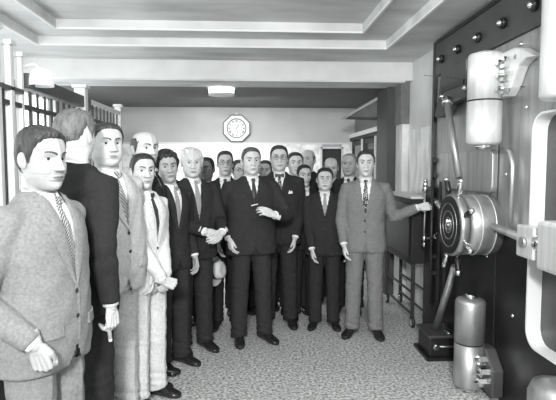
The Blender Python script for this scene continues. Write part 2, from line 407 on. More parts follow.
# upper hinge
UH = 1.23
uh = vb(MB().tube([(UH, -.14, 1.69), (UH, -.14, 1.71), (UH, -.14, 1.965)], [.095, .108, .108], 36), 'upper_hinge', M_steelb, smooth=True)
vb(MB().tube([(UH, -.14, 1.975), (UH, -.14, 2.25), (UH, -.14, 2.265), (UH, -.14, 2.28)], [.108, .108, .1, .05], 36), 'hinge_barrel', M_steelb, uh, smooth=True)
vb(MB().tube([(UH, -.14, 1.965), (UH, -.14, 1.975)], [.102, .102], 36), 'hinge_joint', M_steeld, uh, smooth=True)
vb(MB().tube([(UH, -.14, 1.66), (UH, -.14, 1.69)], [.045, .06], 20), 'hinge_pin', M_chrome, uh, smooth=True)
vb(MB().prism([(UH, 1.985), (UH, 2.26), (1.44, 2.26), (1.52, 2.24), (1.68, 2.16), (1.58, 2.17), (1.5, 2.14), (1.46, 2.09), (1.42, 2.03), (1.36, 1.985)], -.07, -.0), 'hinge_flange', M_steelb, uh, bevel=.008)
for z in (2.185, 2.105, 2.025):
    nb = vb(MB().cyl((1.385, -.07, z), (1.385, -.11, z), .036, 6).cyl((1.385, -.11, z), (1.385, -.14, z), .016, 12), 'hinge_nut', M_chrome, uh)
for z in (2.14,):
    vb(MB().cyl((1.47, -.07, z+.06), (1.47, -.075, z+.06), .015, 12), 'oil_plug', M_steelm, uh)
# strap that curves down from the upper hinge
vb(MB().tube([(UH+.03, -.03, 1.66), (UH+.13, -.03, 1.64), (UH+.17, -.03, 1.56), (UH+.17, -.03, 1.2)], (.014), 8), 'pipe', M_steelm, smooth=True)
for x, z in ((1.28, 1.5), (.98, 2.31), (1.41, 2.29), (1.40, 2.19), (1.5, 1.9), (1.05, .93), (1.42, .62), (1.95, 2.25)):
    vb(MB().ball((x, -.008, z), (.013, .012, .013), 10), 'rivet', M_chrome, smooth=True)
# link bars
vb(MB().tube([(.527, -.12, 2.067), (.80, -.12, 1.465)], [.027, .025], 16), 'link_bar', M_steelm, smooth=True)
vb(MB().tube([(.54, -.12, 2.03), (.52, -.12, 2.08)], [.042, .036], 16), 'link_collar', M_chrome, smooth=True)
vb(MB().tube([(.76, -.12, .80), (.42, -.13, .2)], [.024, .03], 16), 'link_bar', M_steelm, smooth=True)
# pressure barrel, dial and wheel
WX, WZ = 1.065, 1.15
vb(MB().tube([(WX, 0, WZ), (WX, -.2, WZ), (WX, -.215, WZ)], [.205, .205, .19], 56), 'pressure_barrel', M_steelm, smooth=True)
for y in (-.05, -.14): vb(MB().tube([(WX, y, WZ), (WX, y-.006, WZ)], [.208, .208], 56), 'barrel_band', M_steelb, smooth=True)
wh = vb(MB().tube([(WX, -.215, WZ), (WX, -.235, WZ), (WX, -.28, WZ), (WX, -.288, WZ)], [.17, .212, .212, .204], 56), 'hand_wheel', M_steelm, smooth=True)
vb(MB().tube([(WX, -.288, WZ), (WX, -.295, WZ)], [.198, .196], 56), 'dial', mat('dial_black', 0.012, 0.35, 0.2), wh, smooth=True)
for r_ in (.15, .098, .055):
    q = MB(); N = 48
    q.loft([[(WX+rr*math.cos(2*PI*k/N), yy, WZ+rr*math.sin(2*PI*k/N)) for k in range(N)] for rr, yy in ((r_, -.294), (r_, -.297), (r_-.004, -.297), (r_-.004, -.294))], cap=False)
    vb(q, 'dial_ring', M_steelm, wh, smooth=True)
q = MB(); st = []
for k in range(16): rr = .036 if k % 2 == 0 else .012; st.append((WX+rr*math.cos(k*PI/8), WZ+rr*math.sin(k*PI/8)))
q.prism(st, -.31, -.295); vb(q, 'star_knob', M_chrome, wh)
for k in range(8):
    a = R(67+k*45); ca, sa = math.cos(a), math.sin(a)
    sp = vb(MB().tube([(WX+.19*ca, -.26, WZ+.19*sa), (WX+.25*ca, -.262, WZ+.25*sa)], [.012, .011], 10).tube([(WX+.235*ca, -.262, WZ+.235*sa), (WX+.245*ca, -.262, WZ+.245*sa), (WX+.315*ca, -.265, WZ+.315*sa), (WX+.325*ca, -.265, WZ+.325*sa)], [.013, .019, .019, .012], 12), 'wheel_handle', M_steeld if k % 2 else M_chrome, wh, smooth=True)
    vb(MB().ball((WX+.33*ca, -.266, WZ+.33*sa), .02, 12), 'handle_knob', M_chrome, sp, smooth=True)
# connecting shaft and lug block
vb(MB().tube([(WX+.12, -.08, 1.17), (1.63, -.05, 1.13)], [.022, .026], 20), 'connecting_shaft', M_steelm, smooth=True)
vb(MB().box((1.62, -.11, 1.04), (1.80, 0.18, 1.22)), 'lug_block', M_steelb, bevel=.01)
vb(MB().box((1.86, -.13, 1.01), (2.3, 0.18, 1.27)), 'lug_head', M_steelb, bevel=.02)
vb(MB().cyl((1.86, -.06, 1.14), (1.80, -.06, 1.14), .06, 20), 'lug_pin', M_chrome, smooth=True)
vb(MB().cyl((1.71, -.11, 1.13), (1.71, -.13, 1.13), .03, 16), 'lug_bolt', M_steelm, smooth=True)
# heavy columns at the near end
vb(MB().tube([(1.95, -.04, 1.89), (1.95, -.04, 1.91), (1.95, -.04, 2.66)], [.12, .135, .135], 32), 'upper_column', M_steelb, smooth=True)
vb(MB().tube([(1.99, -.05, 0), (1.99, -.05, .38), (1.99, -.05, .43), (1.99, -.05, .45)], [.15, .15, .13, .05], 32), 'lower_column', M_steelm, smooth=True)
# lower hinge
LX = 1.10
lh = vb(MB().tube([(LX, -.14, .345), (LX, -.14, .62), (LX, -.14, .64), (LX, -.14, .655)], [.1, .1, .09, .04], 36), 'lower_hinge', M_steelm, smooth=True)
vb(MB().tube([(LX, -.14, .335), (LX, -.14, .345)], [.094, .094], 36), 'hinge_joint', M_steeld, lh, smooth=True)
vb(MB().tube([(LX, -.14, .03), (LX, -.14, .05), (LX, -.14, .335)], [.09, .1, .1], 36), 'hinge_barrel', M_steelm, lh, smooth=True)
vb(MB().tube([(LX, -.14, .655), (LX, -.14, .68)], [.05, .03], 20).tube([(LX, -.14, 0), (LX, -.14, .03)], [.06, .06], 20), 'hinge_pin', M_chrome, lh, smooth=True)
vb(MB().prism([(LX, .33), (1.2, .33), (1.32, .22), (1.32, .04), (LX, .04)], -.08, 0), 'hinge_flange', M_steelg, lh, bevel=.01)
for i, z in enumerate((.26, .185, .11)):
    vb(MB().cyl((1.225+.03*(i % 2), -.08, z), (1.225+.03*(i % 2), -.13, z), .034, 6).cyl((1.225+.03*(i % 2), -.13, z), (1.225+.03*(i % 2), -.16, z), .015, 10), 'hinge_nut', M_chrome, lh)
# base block in front of the leaf
bs = vb(MB().box((.28, -.23, .02), (.56, -.0, .18)), 'base_block', M_steeld, bevel=.012)
vb(MB().box((.26, -.245, .18), (.58, 0, .20)), 'base_top', M_steelg, bs, bevel=.005)
vb(MB().box((.25, -.26, 0), (.6, 0, .025)), 'base_foot', M_steeld, bs)
vb(MB().cyl((.56, -.18, .11), (.60, -.18, .11), .026, 16, bev=.006), 'base_knob', M_chrome, bs, smooth=True)
vb(MB().tube([(.575, -.18, .11), (.575, -.03, .11)], .008, 8), 'base_rod', M_steelm, bs, smooth=True)
vb(MB().ball((.5, -.06, .205), (.05, .03, .015), 12), 'base_cap', M_chrome, bs, smooth=True)
# dark lock casing filling the jamb under the bracket
cs = vb(MB().box((-.25, -.02, 0), (.1, .3, 1.36)), 'lock_casing', M_steeld, bevel=.01)
for x in (.0, .2, .34): vb(MB().tube([(x, -.035, .3), (x, -.035, 1.42)], .014, 8), 'casing_rod', M_iron, cs, smooth=True)
for z in (1.6, 1.47, 1.25, .75, .6): vb(MB().cyl((.09, -.01, z), (.09, -.05, z), .022, 10), 'casing_bolt', M_iron, cs)
# pull bar held by the young man
PBX, PBY = 1.60, 4.4
lx = Vector((PBX-AX, PBY-AY, 0)); lx.rotate(Matrix.Rotation(-ARZ, 3, 'Z'))
px_, py_ = lx.x, lx.y-.03
pb = vb(MB().tube([(px_, py_, .86), (px_, py_, 1.38)], .014, 14), 'pull_bar', M_chrome, smooth=True)
for z, r_ in ((1.345, .026), (1.385, .02), (.9, .022), (.84, .014)):
    vb(MB().cyl((px_, py_, z-.02), (px_, py_, z+.02), r_, 16, bev=.004), 'bar_collar', M_chrome, pb, smooth=True)
vb(MB().ball((px_, py_, 1.42), .02, 12), 'bar_finial', M_chrome, pb, smooth=True)
for z in (1.34, .9): vb(MB().cyl((px_, py_, z), (px_, 0, z), .014, 10), 'bar_mount', M_iron, pb, smooth=True)
# thin cable slung across the door
cbl = MB(); pts = [(1.02, 5.12, 1.93)]+[tuple(at(x, y, Y)) for x, y, Y in ((432, 76, 4.0), (470, 80, 3.4), (510, 85, 3.05), (556, 91, 2.75), (580, 94, 2.6))]
cbl.tube([at(424, 75.5, 4.3)]+[Vector(p) for p in pts[1:]], .0028, 6)
tag(cbl.build('cable', M_black, None, True), 'thin dark cable slung across the upper vault hinge', 'cable')

# ------------------------------------------------------------------ dark wheeled cart in front of the marble
ct = empty('wheeled_cart', (1.6, 5.05, 0), 0, 'dark cabinet on a wheeled frame against the veined marble wall', 'cart')
def kb(mb, name, m, parent=None, **k): return mb.build(name, m, parent or ct, **k)
kb(MB().box((-.07, -.42, .62), (.12, .48, 1.24)), 'cabinet', M_darkwood, bevel=.006)
kb(MB().box((-.09, -.44, 1.24), (.13, .5, 1.265)), 'top', M_trim, bevel=.004)
kb(MB().box((-.08, -.36, .68), (-.07, .42, 1.18)), 'side_panel', mat('dark_panel', 0.022, 0.35), bevel=.004)
for y in (-.42, .46):
    for x in (-.05, .1): kb(MB().box((x-.015, y-.015, .08), (x+.015, y+.015, .62)), 'leg', M_iron)
for z in (.6, .33, .12):
    kb(MB().box((-.06, -.42, z), (-.045, .46, z+.018)), 'rail', M_steelg); kb(MB().box((.09, -.42, z), (.105, .46, z+.018)), 'rail', M_steelg)
for y in (-.42, .46):
    for x in (-.05, .1):
        w_ = kb(MB().cyl((x-.014, y, .055), (x+.014, y, .055), .055, 24, bev=.004), 'caster', M_black, smooth=True)
        kb(MB().cyl((x-.017, y, .055), (x+.017, y, .055), .034, 16), 'caster_hub', M_chrome, w_, smooth=True)
# ================================================================== PEOPLE
# a person faces local -y; built at 1.75 m and scaled to height
def lerp_tab(tab, x, k):
    if x >= tab[0][0]: return tab[0][k]
    for a, b in zip(tab, tab[1:]):
        if x >= b[0]:
            t_ = (a[0]-x)/(a[0]-b[0]); return a[k]+(b[k]-a[k])*t_
    return tab[-1][k]
HT = [(.118,.0,.0,.0),(.1165,.018,.018,.02),(.112,.036,.038,.042),(.103,.053,.056,.060),(.090,.064,.071,.076),(.072,.071,.083,.089),(.05,.0755,.091,.098),(.02,.0765,.094,.102),(0,.075,.0935,.1),
      (-.02,.073,.093,.092),(-.045,.0695,.0915,.076),(-.065,.065,.0895,.058),(-.085,.0575,.088,.04),(-.1,.049,.0865,.025),(-.11,.04,.0825,.015),(-.1155,.032,.074,.008),(-.119,.02,.05,.003),(-.122,.0,.0,.0)]
def sm(a, b, k=8): return (a**k+b**k)**(1.0/k)
def G(x, s): return math.exp(-(x/s)**2*.5)
def sstep(a, b, x):
    t_ = min(1, max(0, (x-a)/(b-a))); return t_*t_*(3-2*t_)
class Head:
    def __init__(s, wide=1.0, jaw=1.0, nose=1.0, cheek=0.0, neck=1.0, age=0.0):
        s.wide, s.jaw, s.nose, s.cheek, s.neck, s.age = wide, jaw, nose, cheek, neck, age
    def rad(s, phi, z):
        sp, cp = math.sin(phi), math.cos(phi)
        r = 0.0
        if z > -.122:
            w_ = lerp_tab(HT, z, 1)*s.wide; 
            if z < -.03: w_ *= 1+(s.jaw-1)*sstep(-.03, -.08, z)
            d_ = lerp_tab(HT, z, 2) if cp > 0 else lerp_tab(HT, z, 3)
            if w_ > 1e-5:
                p = 2.25 if z > -.05 else 2.0
                r = 1.0/((abs(sp)/w_)**p+(abs(cp)/max(d_, 1e-4))**p)**(1/p)
        if z < -.02:
            k = sstep(-.02, -.075, z)
            fl = sstep(-.17, -.26, z)
            wn = (.058*s.neck+.09*fl); fn = .036*s.neck+.05*fl; bn = .066*s.neck+.035*fl
            if z > -.06: fn *= k
            rn = 1.0/((abs(sp)/wn)**2+(abs(cp)/max(fn if cp > 0 else bn, .001))**2)**.5*k
            r = sm(r, rn) if r > 1e-6 else rn
        if cp > 0 and z > -.122:
            x = r*sp; ax = abs(x); d = 0.0
            d += .0045*G(z-.03, .008)*G(max(ax-.03, 0), .014)
            d -= .0150*G(ax-.032, .0135)*G(z-.008, .0105)
            d -= .004*G(ax-.05, .012)*G(z-.015, .02)
            nr = s.nose
            if z > -.041: 
                tt = sstep(.028, -.03, z); d += (.0055+.0235*tt**1.2*nr)*G(x, .0068+.005*tt)*sstep(-.043, -.034, z)
            d += .0085*G(ax-.0135, .005)*G(z+.033, .0055)
            d += .0045*G(x, .027)*G(z+.062, .018)
            d += .0045*G(x, .019)*G(z+.0595, .0035)+.0055*G(x, .016)*G(z+.0705, .0042)
            d -= .0055*G(x, .022)*G(z+.0648, .0018)
            d -= .0045*G(x, .018)*G(z+.082, .005)
            d += .006*G(x, .017)*G(z+.1, .011)
            d += .0042*G(ax-.045, .014)*G(z+.018, .014)
            d += s.cheek*.008*G(ax-.047, .017)*G(z+.055, .022)
            d -= (.0022+.003*s.age)*G(ax-(.028+(-.04-z)*.35), .004)*sstep(-.02, -.04, z)*sstep(-.085, -.07, z)
            if s.age: d -= .0015*s.age*(G(z-.055, .0022)+G(z-.068, .0022))*G(x, .04)+.002*s.age*G(ax-.032, .012)*G(z+.012, .004)
            r += d
        return r
    def pt(s, phi, z, off=0.0):
        r = s.rad(phi, z)+off
        return Vector((r*math.sin(phi), .01-r*math.cos(phi), z))
ZROWS = [.118*math.sin(PI/2*(1-i/18.0)**1.0) for i in range(1, 16)]
ZROWS = [z for z in ZROWS if z > .04]
z_ = .04
while z_ > -.1185: ZROWS.append(z_); z_ -= .0029
ZROWS += [-.121, -.125, -.132, -.142, -.155, -.17, -.19, -.215]
NPH = 84
def phis():
    o = []
    for j in range(NPH):
        u = -1+2.0*j/NPH; o.append(PI*math.copysign(abs(u)**1.5, u))
    return o
PHIS = phis()
def head_mesh(H, mb, M, lips=1):
    rings = [[M @ H.pt(p, z) for p in PHIS] for z in ZROWS]
    k = len(mb.v); n = NPH; vs_ = [p for r in rings for p in r]; fs_ = []; mi = []
    for i in range(len(rings)-1):
        zm = (ZROWS[i]+ZROWS[i+1])/2
        for j in range(n):
            q = (j+1) % n; fs_.append((i*n+j, i*n+q, (i+1)*n+q, (i+1)*n+j))
            ph = PHIS[j]; x = H.rad(ph, zm)*math.sin(ph) if abs(ph) < .6 else 1
            lh_ = .0085*(1-(x/.027)**2) if abs(x) < .027 else -1
            mi.append(1 if abs(zm+.0655) < lh_*.95 else 0)
    mb.v += [tuple(p) for p in vs_]; mb.f += [tuple(a+k for a in f) for f in fs_]; mb.m += mi
    top = M @ Vector((0, .01, .1185)); mb.v.append(tuple(top)); t_ = len(mb.v)-1
    for j in range(n): mb.f.append((k+j, k+(j+1) % n, t_)); mb.m.append(0)
    for sx in (-1, 1):     # ears
        rows = []
        for i in range(9):
            a = PI*i/8
            row = []
            for j in range(16):
                b = 2*PI*j/16
                ey = .019*math.sin(a)*math.cos(b); ez = .033*math.cos(a)*1.0; ex = .0085*math.sin(a)*math.sin(b)
                ex -= (.007*G(ey+.001, .007)*G(ez-.003, .013) if math.sin(b) > 0 else 0)
                row.append(M @ Vector((sx*(.077*H.wide+ex+max(0, ey)*.45+.002), .022+ey+ez*.18, -.006+ez)))
            rows.append(row)
        mb.loft(rows, 0)
def hairline(ap):      # ap = |phi| in degrees -> lowest z of the hair
    tab = [(0,.086),(18,.086),(32,.082),(48,.066),(60,.044),(70,.012),(77,-.014),(83,-.018),(90,.02),(104,.026),(114,-.005),(125,-.04),(140,-.064),(180,-.072)]
    for a, b in zip(tab, tab[1:]):
        if ap <= b[0]: t_ = (ap-a[0])/(b[0]-a[0]); t_ = t_*t_*(3-2*t_); return a[1]+(b[1]-a[1])*t_
    return -.07
def hair_mesh(H, style, M, seed=0):
    mb = MB(); rnd = random.Random(seed)
    sparse = style in ('bald', 'fringe')
    nph = 110; c = Vector((0, .012, .02)); NV = 30
    if sparse: P = [R(58)+R(244)*j/(nph-1) for j in range(nph)]
    else: P = [-PI+2*PI*j/nph for j in range(nph)]
    th = {'short': .009, 'side': .013, 'curly': .019, 'receding': .009, 'fringe': .007, 'bald': .006, 'thin': .005, 'cropped': .009, 'slick': .009}[style]
    a1, a2, a3 = rnd.uniform(0, 6), rnd.uniform(0, 6), rnd.uniform(0, 6)
    for i in range(NV+1):
        v = i/NV
        for p in P:
            pn = p if p <= PI else p-2*PI
            ap = abs(math.degrees(pn)); zl = hairline(ap)+.0015*math.sin(pn*31+a1)
            if style == 'receding' and ap < 62: zl += .012*G(ap-36, 12)
            if style == 'cropped' and ap > 90: zl += .04*sstep(90, 120, ap)
            if style == 'thin' and ap < 70: zl += .014
            if style == 'curly' and ap < 70: zl += .004*math.sin(pn*14+a1)-.006
            if sparse:
                zh = (.042 if style == 'bald' else .072)+(.01 if ap > 120 else 0)
                zh = max(zl+.012, zh-.03*sstep(80, 60, ap)); z = zl+(zh-zl)*v
                b = min(sstep(0, .12, v), sstep(1, .75, v))*sstep(58, 70, ap)
            else:
                zl = min(zl, .112)
                A0 = math.asin(zl/.118); A1 = 1.5; z = .118*math.sin(A0+(A1-A0)*v); b = .25+.75*sstep(0, .22, v)
                if v == 0: b = -.1
            q = H.pt(pn, z); t_ = th*b
            if style == 'side': t_ *= 1+(-.4*math.sin(pn+.5)+.3*G(ap, 40))*sstep(.04, .09, z)
            if style == 'curly': t_ *= 1+.30*math.sin(pn*11+z*60+a1)*math.sin(z*190+a2+3*math.sin(pn*5))+.12*math.sin(pn*23+z*120)
            else: t_ *= 1+.10*math.sin(pn*17+a1+z*40)+.07*math.sin(pn*41+z*90+a2)
            d = (q-c).normalized(); mb.v.append(tuple(M @ (q+d*(t_+.0005))))
    for i in range(NV):
        for j in range(nph if not sparse else nph-1):
            q = (j+1) % nph
            mb.f.append((i*nph+j, i*nph+q, (i+1)*nph+q, (i+1)*nph+j)); mb.m.append(0)
    if not sparse:
        cen = M @ Vector((0, .012, .1185+th+.001)); mb.v.append(tuple(cen)); t_ = len(mb.v)-1
        for j in range(nph): mb.f.append((NV*nph+j, NV*nph+(j+1) % nph, t_)); mb.m.append(0)
    return mb

# ---------------- remesh helper
def remesh(mb, vox, iters=6, fac=.5):
    me = mb.mesh('tmp', M_black)
    o = bpy.data.objects.new('tmp', me); C.objects.link(o)
    r = o.modifiers.new('r', 'REMESH'); r.mode = 'VOXEL'; r.voxel_size = vox
    if iters: s_ = o.modifiers.new('s', 'SMOOTH'); s_.iterations = iters; s_.factor = fac
    dg = bpy.context.evaluated_depsgraph_get(); e = o.evaluated_get(dg); m2 = e.to_mesh()
    n = len(m2.vertices); co = np.empty(n*3, np.float64)
    m2.vertices.foreach_get('co', co)
    nr = np.array([v.normal[:] for v in m2.vertices]) if n else np.zeros((0, 3))
    fs_ = [tuple(p.vertices) for p in m2.polygons]
    e.to_mesh_clear(); bpy.data.objects.remove(o); bpy.data.meshes.remove(me)
    return co.reshape(-1, 3), nr, fs_
def np_mesh(name, co, fs_, mats, mi=None, smooth=True):
    me = bpy.data.meshes.new(name); me.from_pydata(co.tolist() if hasattr(co, 'tolist') else co, [], fs_)
    for m_ in (mats if isinstance(mats, list) else [mats]): me.materials.append(m_)
    if mi is not None: me.polygons.foreach_set('material_index', mi)
    if smooth: me.polygons.foreach_set('use_smooth', [True]*len(me.polygons))
    return me
def link(name, me, parent):
    o = bpy.data.objects.new(name, me); C.objects.link(o); o.parent = parent; return o

# ---------------- hands (fingers along +x, thumb on +y side, palm faces +z)
POSES = {   # finger curls (three joints) and thumb path
 'relaxed': ([22, 30, 22], [(.012,.022,.004),(.044,.037,.011),(.071,.041,.021),(.091,.037,.029)], .012),
 'fist':    ([80, 95, 65], [(.012,.022,.006),(.045,.037,.016),(.068,.031,.029),(.074,.012,.040)], .0),
 'cigar':   ([38, 55, 35], [(.012,.022,.006),(.045,.045,.018),(.073,.042,.036),(.09,.030,.045)], .02),
 'grip':    ([62, 80, 50], [(.012,.022,.008),(.040,.040,.028),(.058,.036,.050),(.064,.018,.062)], .0),
 'flat':    ([10, 16, 10], [(.012,.022,.004),(.042,.046,.008),(.07,.056,.012),(.09,.058,.016)], .05)}
HAND = {}
def hand_data(pose):
    if pose in HAND: return HAND[pose]
    curl, th, fan = POSES[pose]; mb = MB()
    mb.tube([(-.06,0,0),(-.02,0,0),(.006,0,0),(.03,0,0)], [(.027,.021),(.026,.019),(.028,.017),(.032,.016)], 14, side=(0,1,0))
    ys_ = [.029, .0095, -.0105, -.029]; Ls = [.076, .084, .078, .062]; kx = [.088, .092, .088, .08]
    for i in range(4):
        y0 = ys_[i]; mb.tube([(.005, y0*.55, 0), (.045, y0*.85, 0), (kx[i], y0, 0)], [.0125, .0135, .0105], 10, round_=True)
        p = Vector((kx[i]-.006, y0, .001)); a = 0; f_ = (1.5-i)*fan; pts = [p.copy()]
        for k, pr_ in enumerate((.46, .30, .24)):
            a += R(curl[k]*(1+.08*(i-1))); p = p+Vector((math.cos(a), math.sin(f_)*math.cos(a), math.sin(a)))*Ls[i]*pr_; pts.append(p.copy())
        rr = .0088 if i < 3 else .0078
        mb.tube(pts, [rr*1.05, rr, rr*.92, rr*.8], 10, round_=True)
    mb.tube(th, [.015, .0125, .0108, .009], 10, round_=True)
    HAND[pose] = remesh(mb, .0028, 3)
    return HAND[pose]
def put_hand(mb, pose, Wp, d, n, right, mi=0, scale=1.0):
    co, nr, fs_ = hand_data(pose)
    d = d.normalized(); n = (n-d*n.dot(d)).normalized(); y = n.cross(d)
    if right: y = -y
    B = np.array([list(d), list(y), list(n)])*scale
    k = len(mb.v); pts = co @ B+np.array(list(Wp))
    mb.v += [tuple(p) for p in pts]
    mb.f += [tuple(i+k for i in (reversed(f) if right else f)) for f in fs_]; mb.m += [mi]*len(fs_)

def ik(S, Wt, L1, L2, hint):
    D = Wt-S; L = D.length
    if L > (L1+L2)*.995: Wt = S+D*((L1+L2)*.995/L); D = Wt-S; L = D.length
    a = (L1*L1-L2*L2+L*L)/(2*L); h = math.sqrt(max(0, L1*L1-a*a)); d = D/L
    hv = (hint-d*hint.dot(d)).normalized()
    return S+d*a+hv*h, Wt

TOR = [(.80,.192,.128,.118),(.86,.195,.130,.122),(.93,.190,.128,.122),(1.02,.180,.120,.112),(1.10,.176,.118,.108),(1.20,.186,.124,.115),(1.30,.198,.128,.122),(1.37,.190,.120,.122),(1.415,.158,.102,.108),(1.45,.118,.084,.092),(1.475,.086,.070,.080),(1.497,.066,.05,.070)]
def torso(mb, inset=0.0, belly=0.0, bw=1.0, z0=.80, z1=1.51, top=1.0, n=40):
    rings = []
    for z, w_, f, b in TOR:
        if z < z0 or z > z1: continue
        bl = belly*G(z-1.06, .13)
        w2 = w_*bw+bl*.4-inset; f2 = f*(.5+.5*bw)+bl-inset; b2 = b*(.5+.5*bw)-inset
        r = []
        for k in range(n):
            a = 2*PI*k/n; c_, s_ = math.sin(a), -math.cos(a); p = .85
            r.append((math.copysign(abs(c_)**p, c_)*w2, math.copysign(abs(s_)**p, s_)*(f2 if s_ < 0 else b2)+.01, z))
        rings.append(r)
    return mb.loft(rings)
def cloth_noise(co, nr, amp, seed):
    x, y, z = co[:, 0], co[:, 1], co[:, 2]; s_ = seed*1.7
    d = (np.sin(x*31+z*17+s_)*np.sin(z*23-y*19+s_*2)+.6*np.sin(x*53-z*37+y*29+s_*3)+.5*np.sin(z*71+x*21+s_))*amp
    return co+nr*d[:, None]

CLOTH = {}
def suit_mat(v, n=.16):
    k = 'suit_wool_%d' % int(v*1000)
    return mat(k, v, 0.95, noise=n, nscale=90, bump=0.25, bscale=140, spec=.15, detail=2)
M_shirt = mat('white_shirt_cotton', 0.82, 0.8)
M_shoe = mat('black_shoe_leather', 0.02, 0.22)
M_shoeb = mat('brown_shoe_leather', 0.06, 0.25)
M_eye = mat('eye_white', 0.6, 0.25); M_iris = mat('eye_iris', 0.02, 0.1)
M_lash = mat('eyelash_line', 0.03, 0.8)
M_frame = mat('spectacle_frame', 0.04, 0.3, .5)
M_button = mat('coat_button', 0.02, 0.4)
TIES = {'plain': mat('dark_silk_tie', 0.03, .5), 'stripe': stripe('striped_silk_tie', .035, .5, 22), 'spot': stripe('spotted_silk_tie', .04, .6, 75, 0, 'V'), 'light': mat('pale_grey_tie', 0.3, .5), 'stripe2': stripe('fine_striped_tie', .06, .4, 34, -.8)}

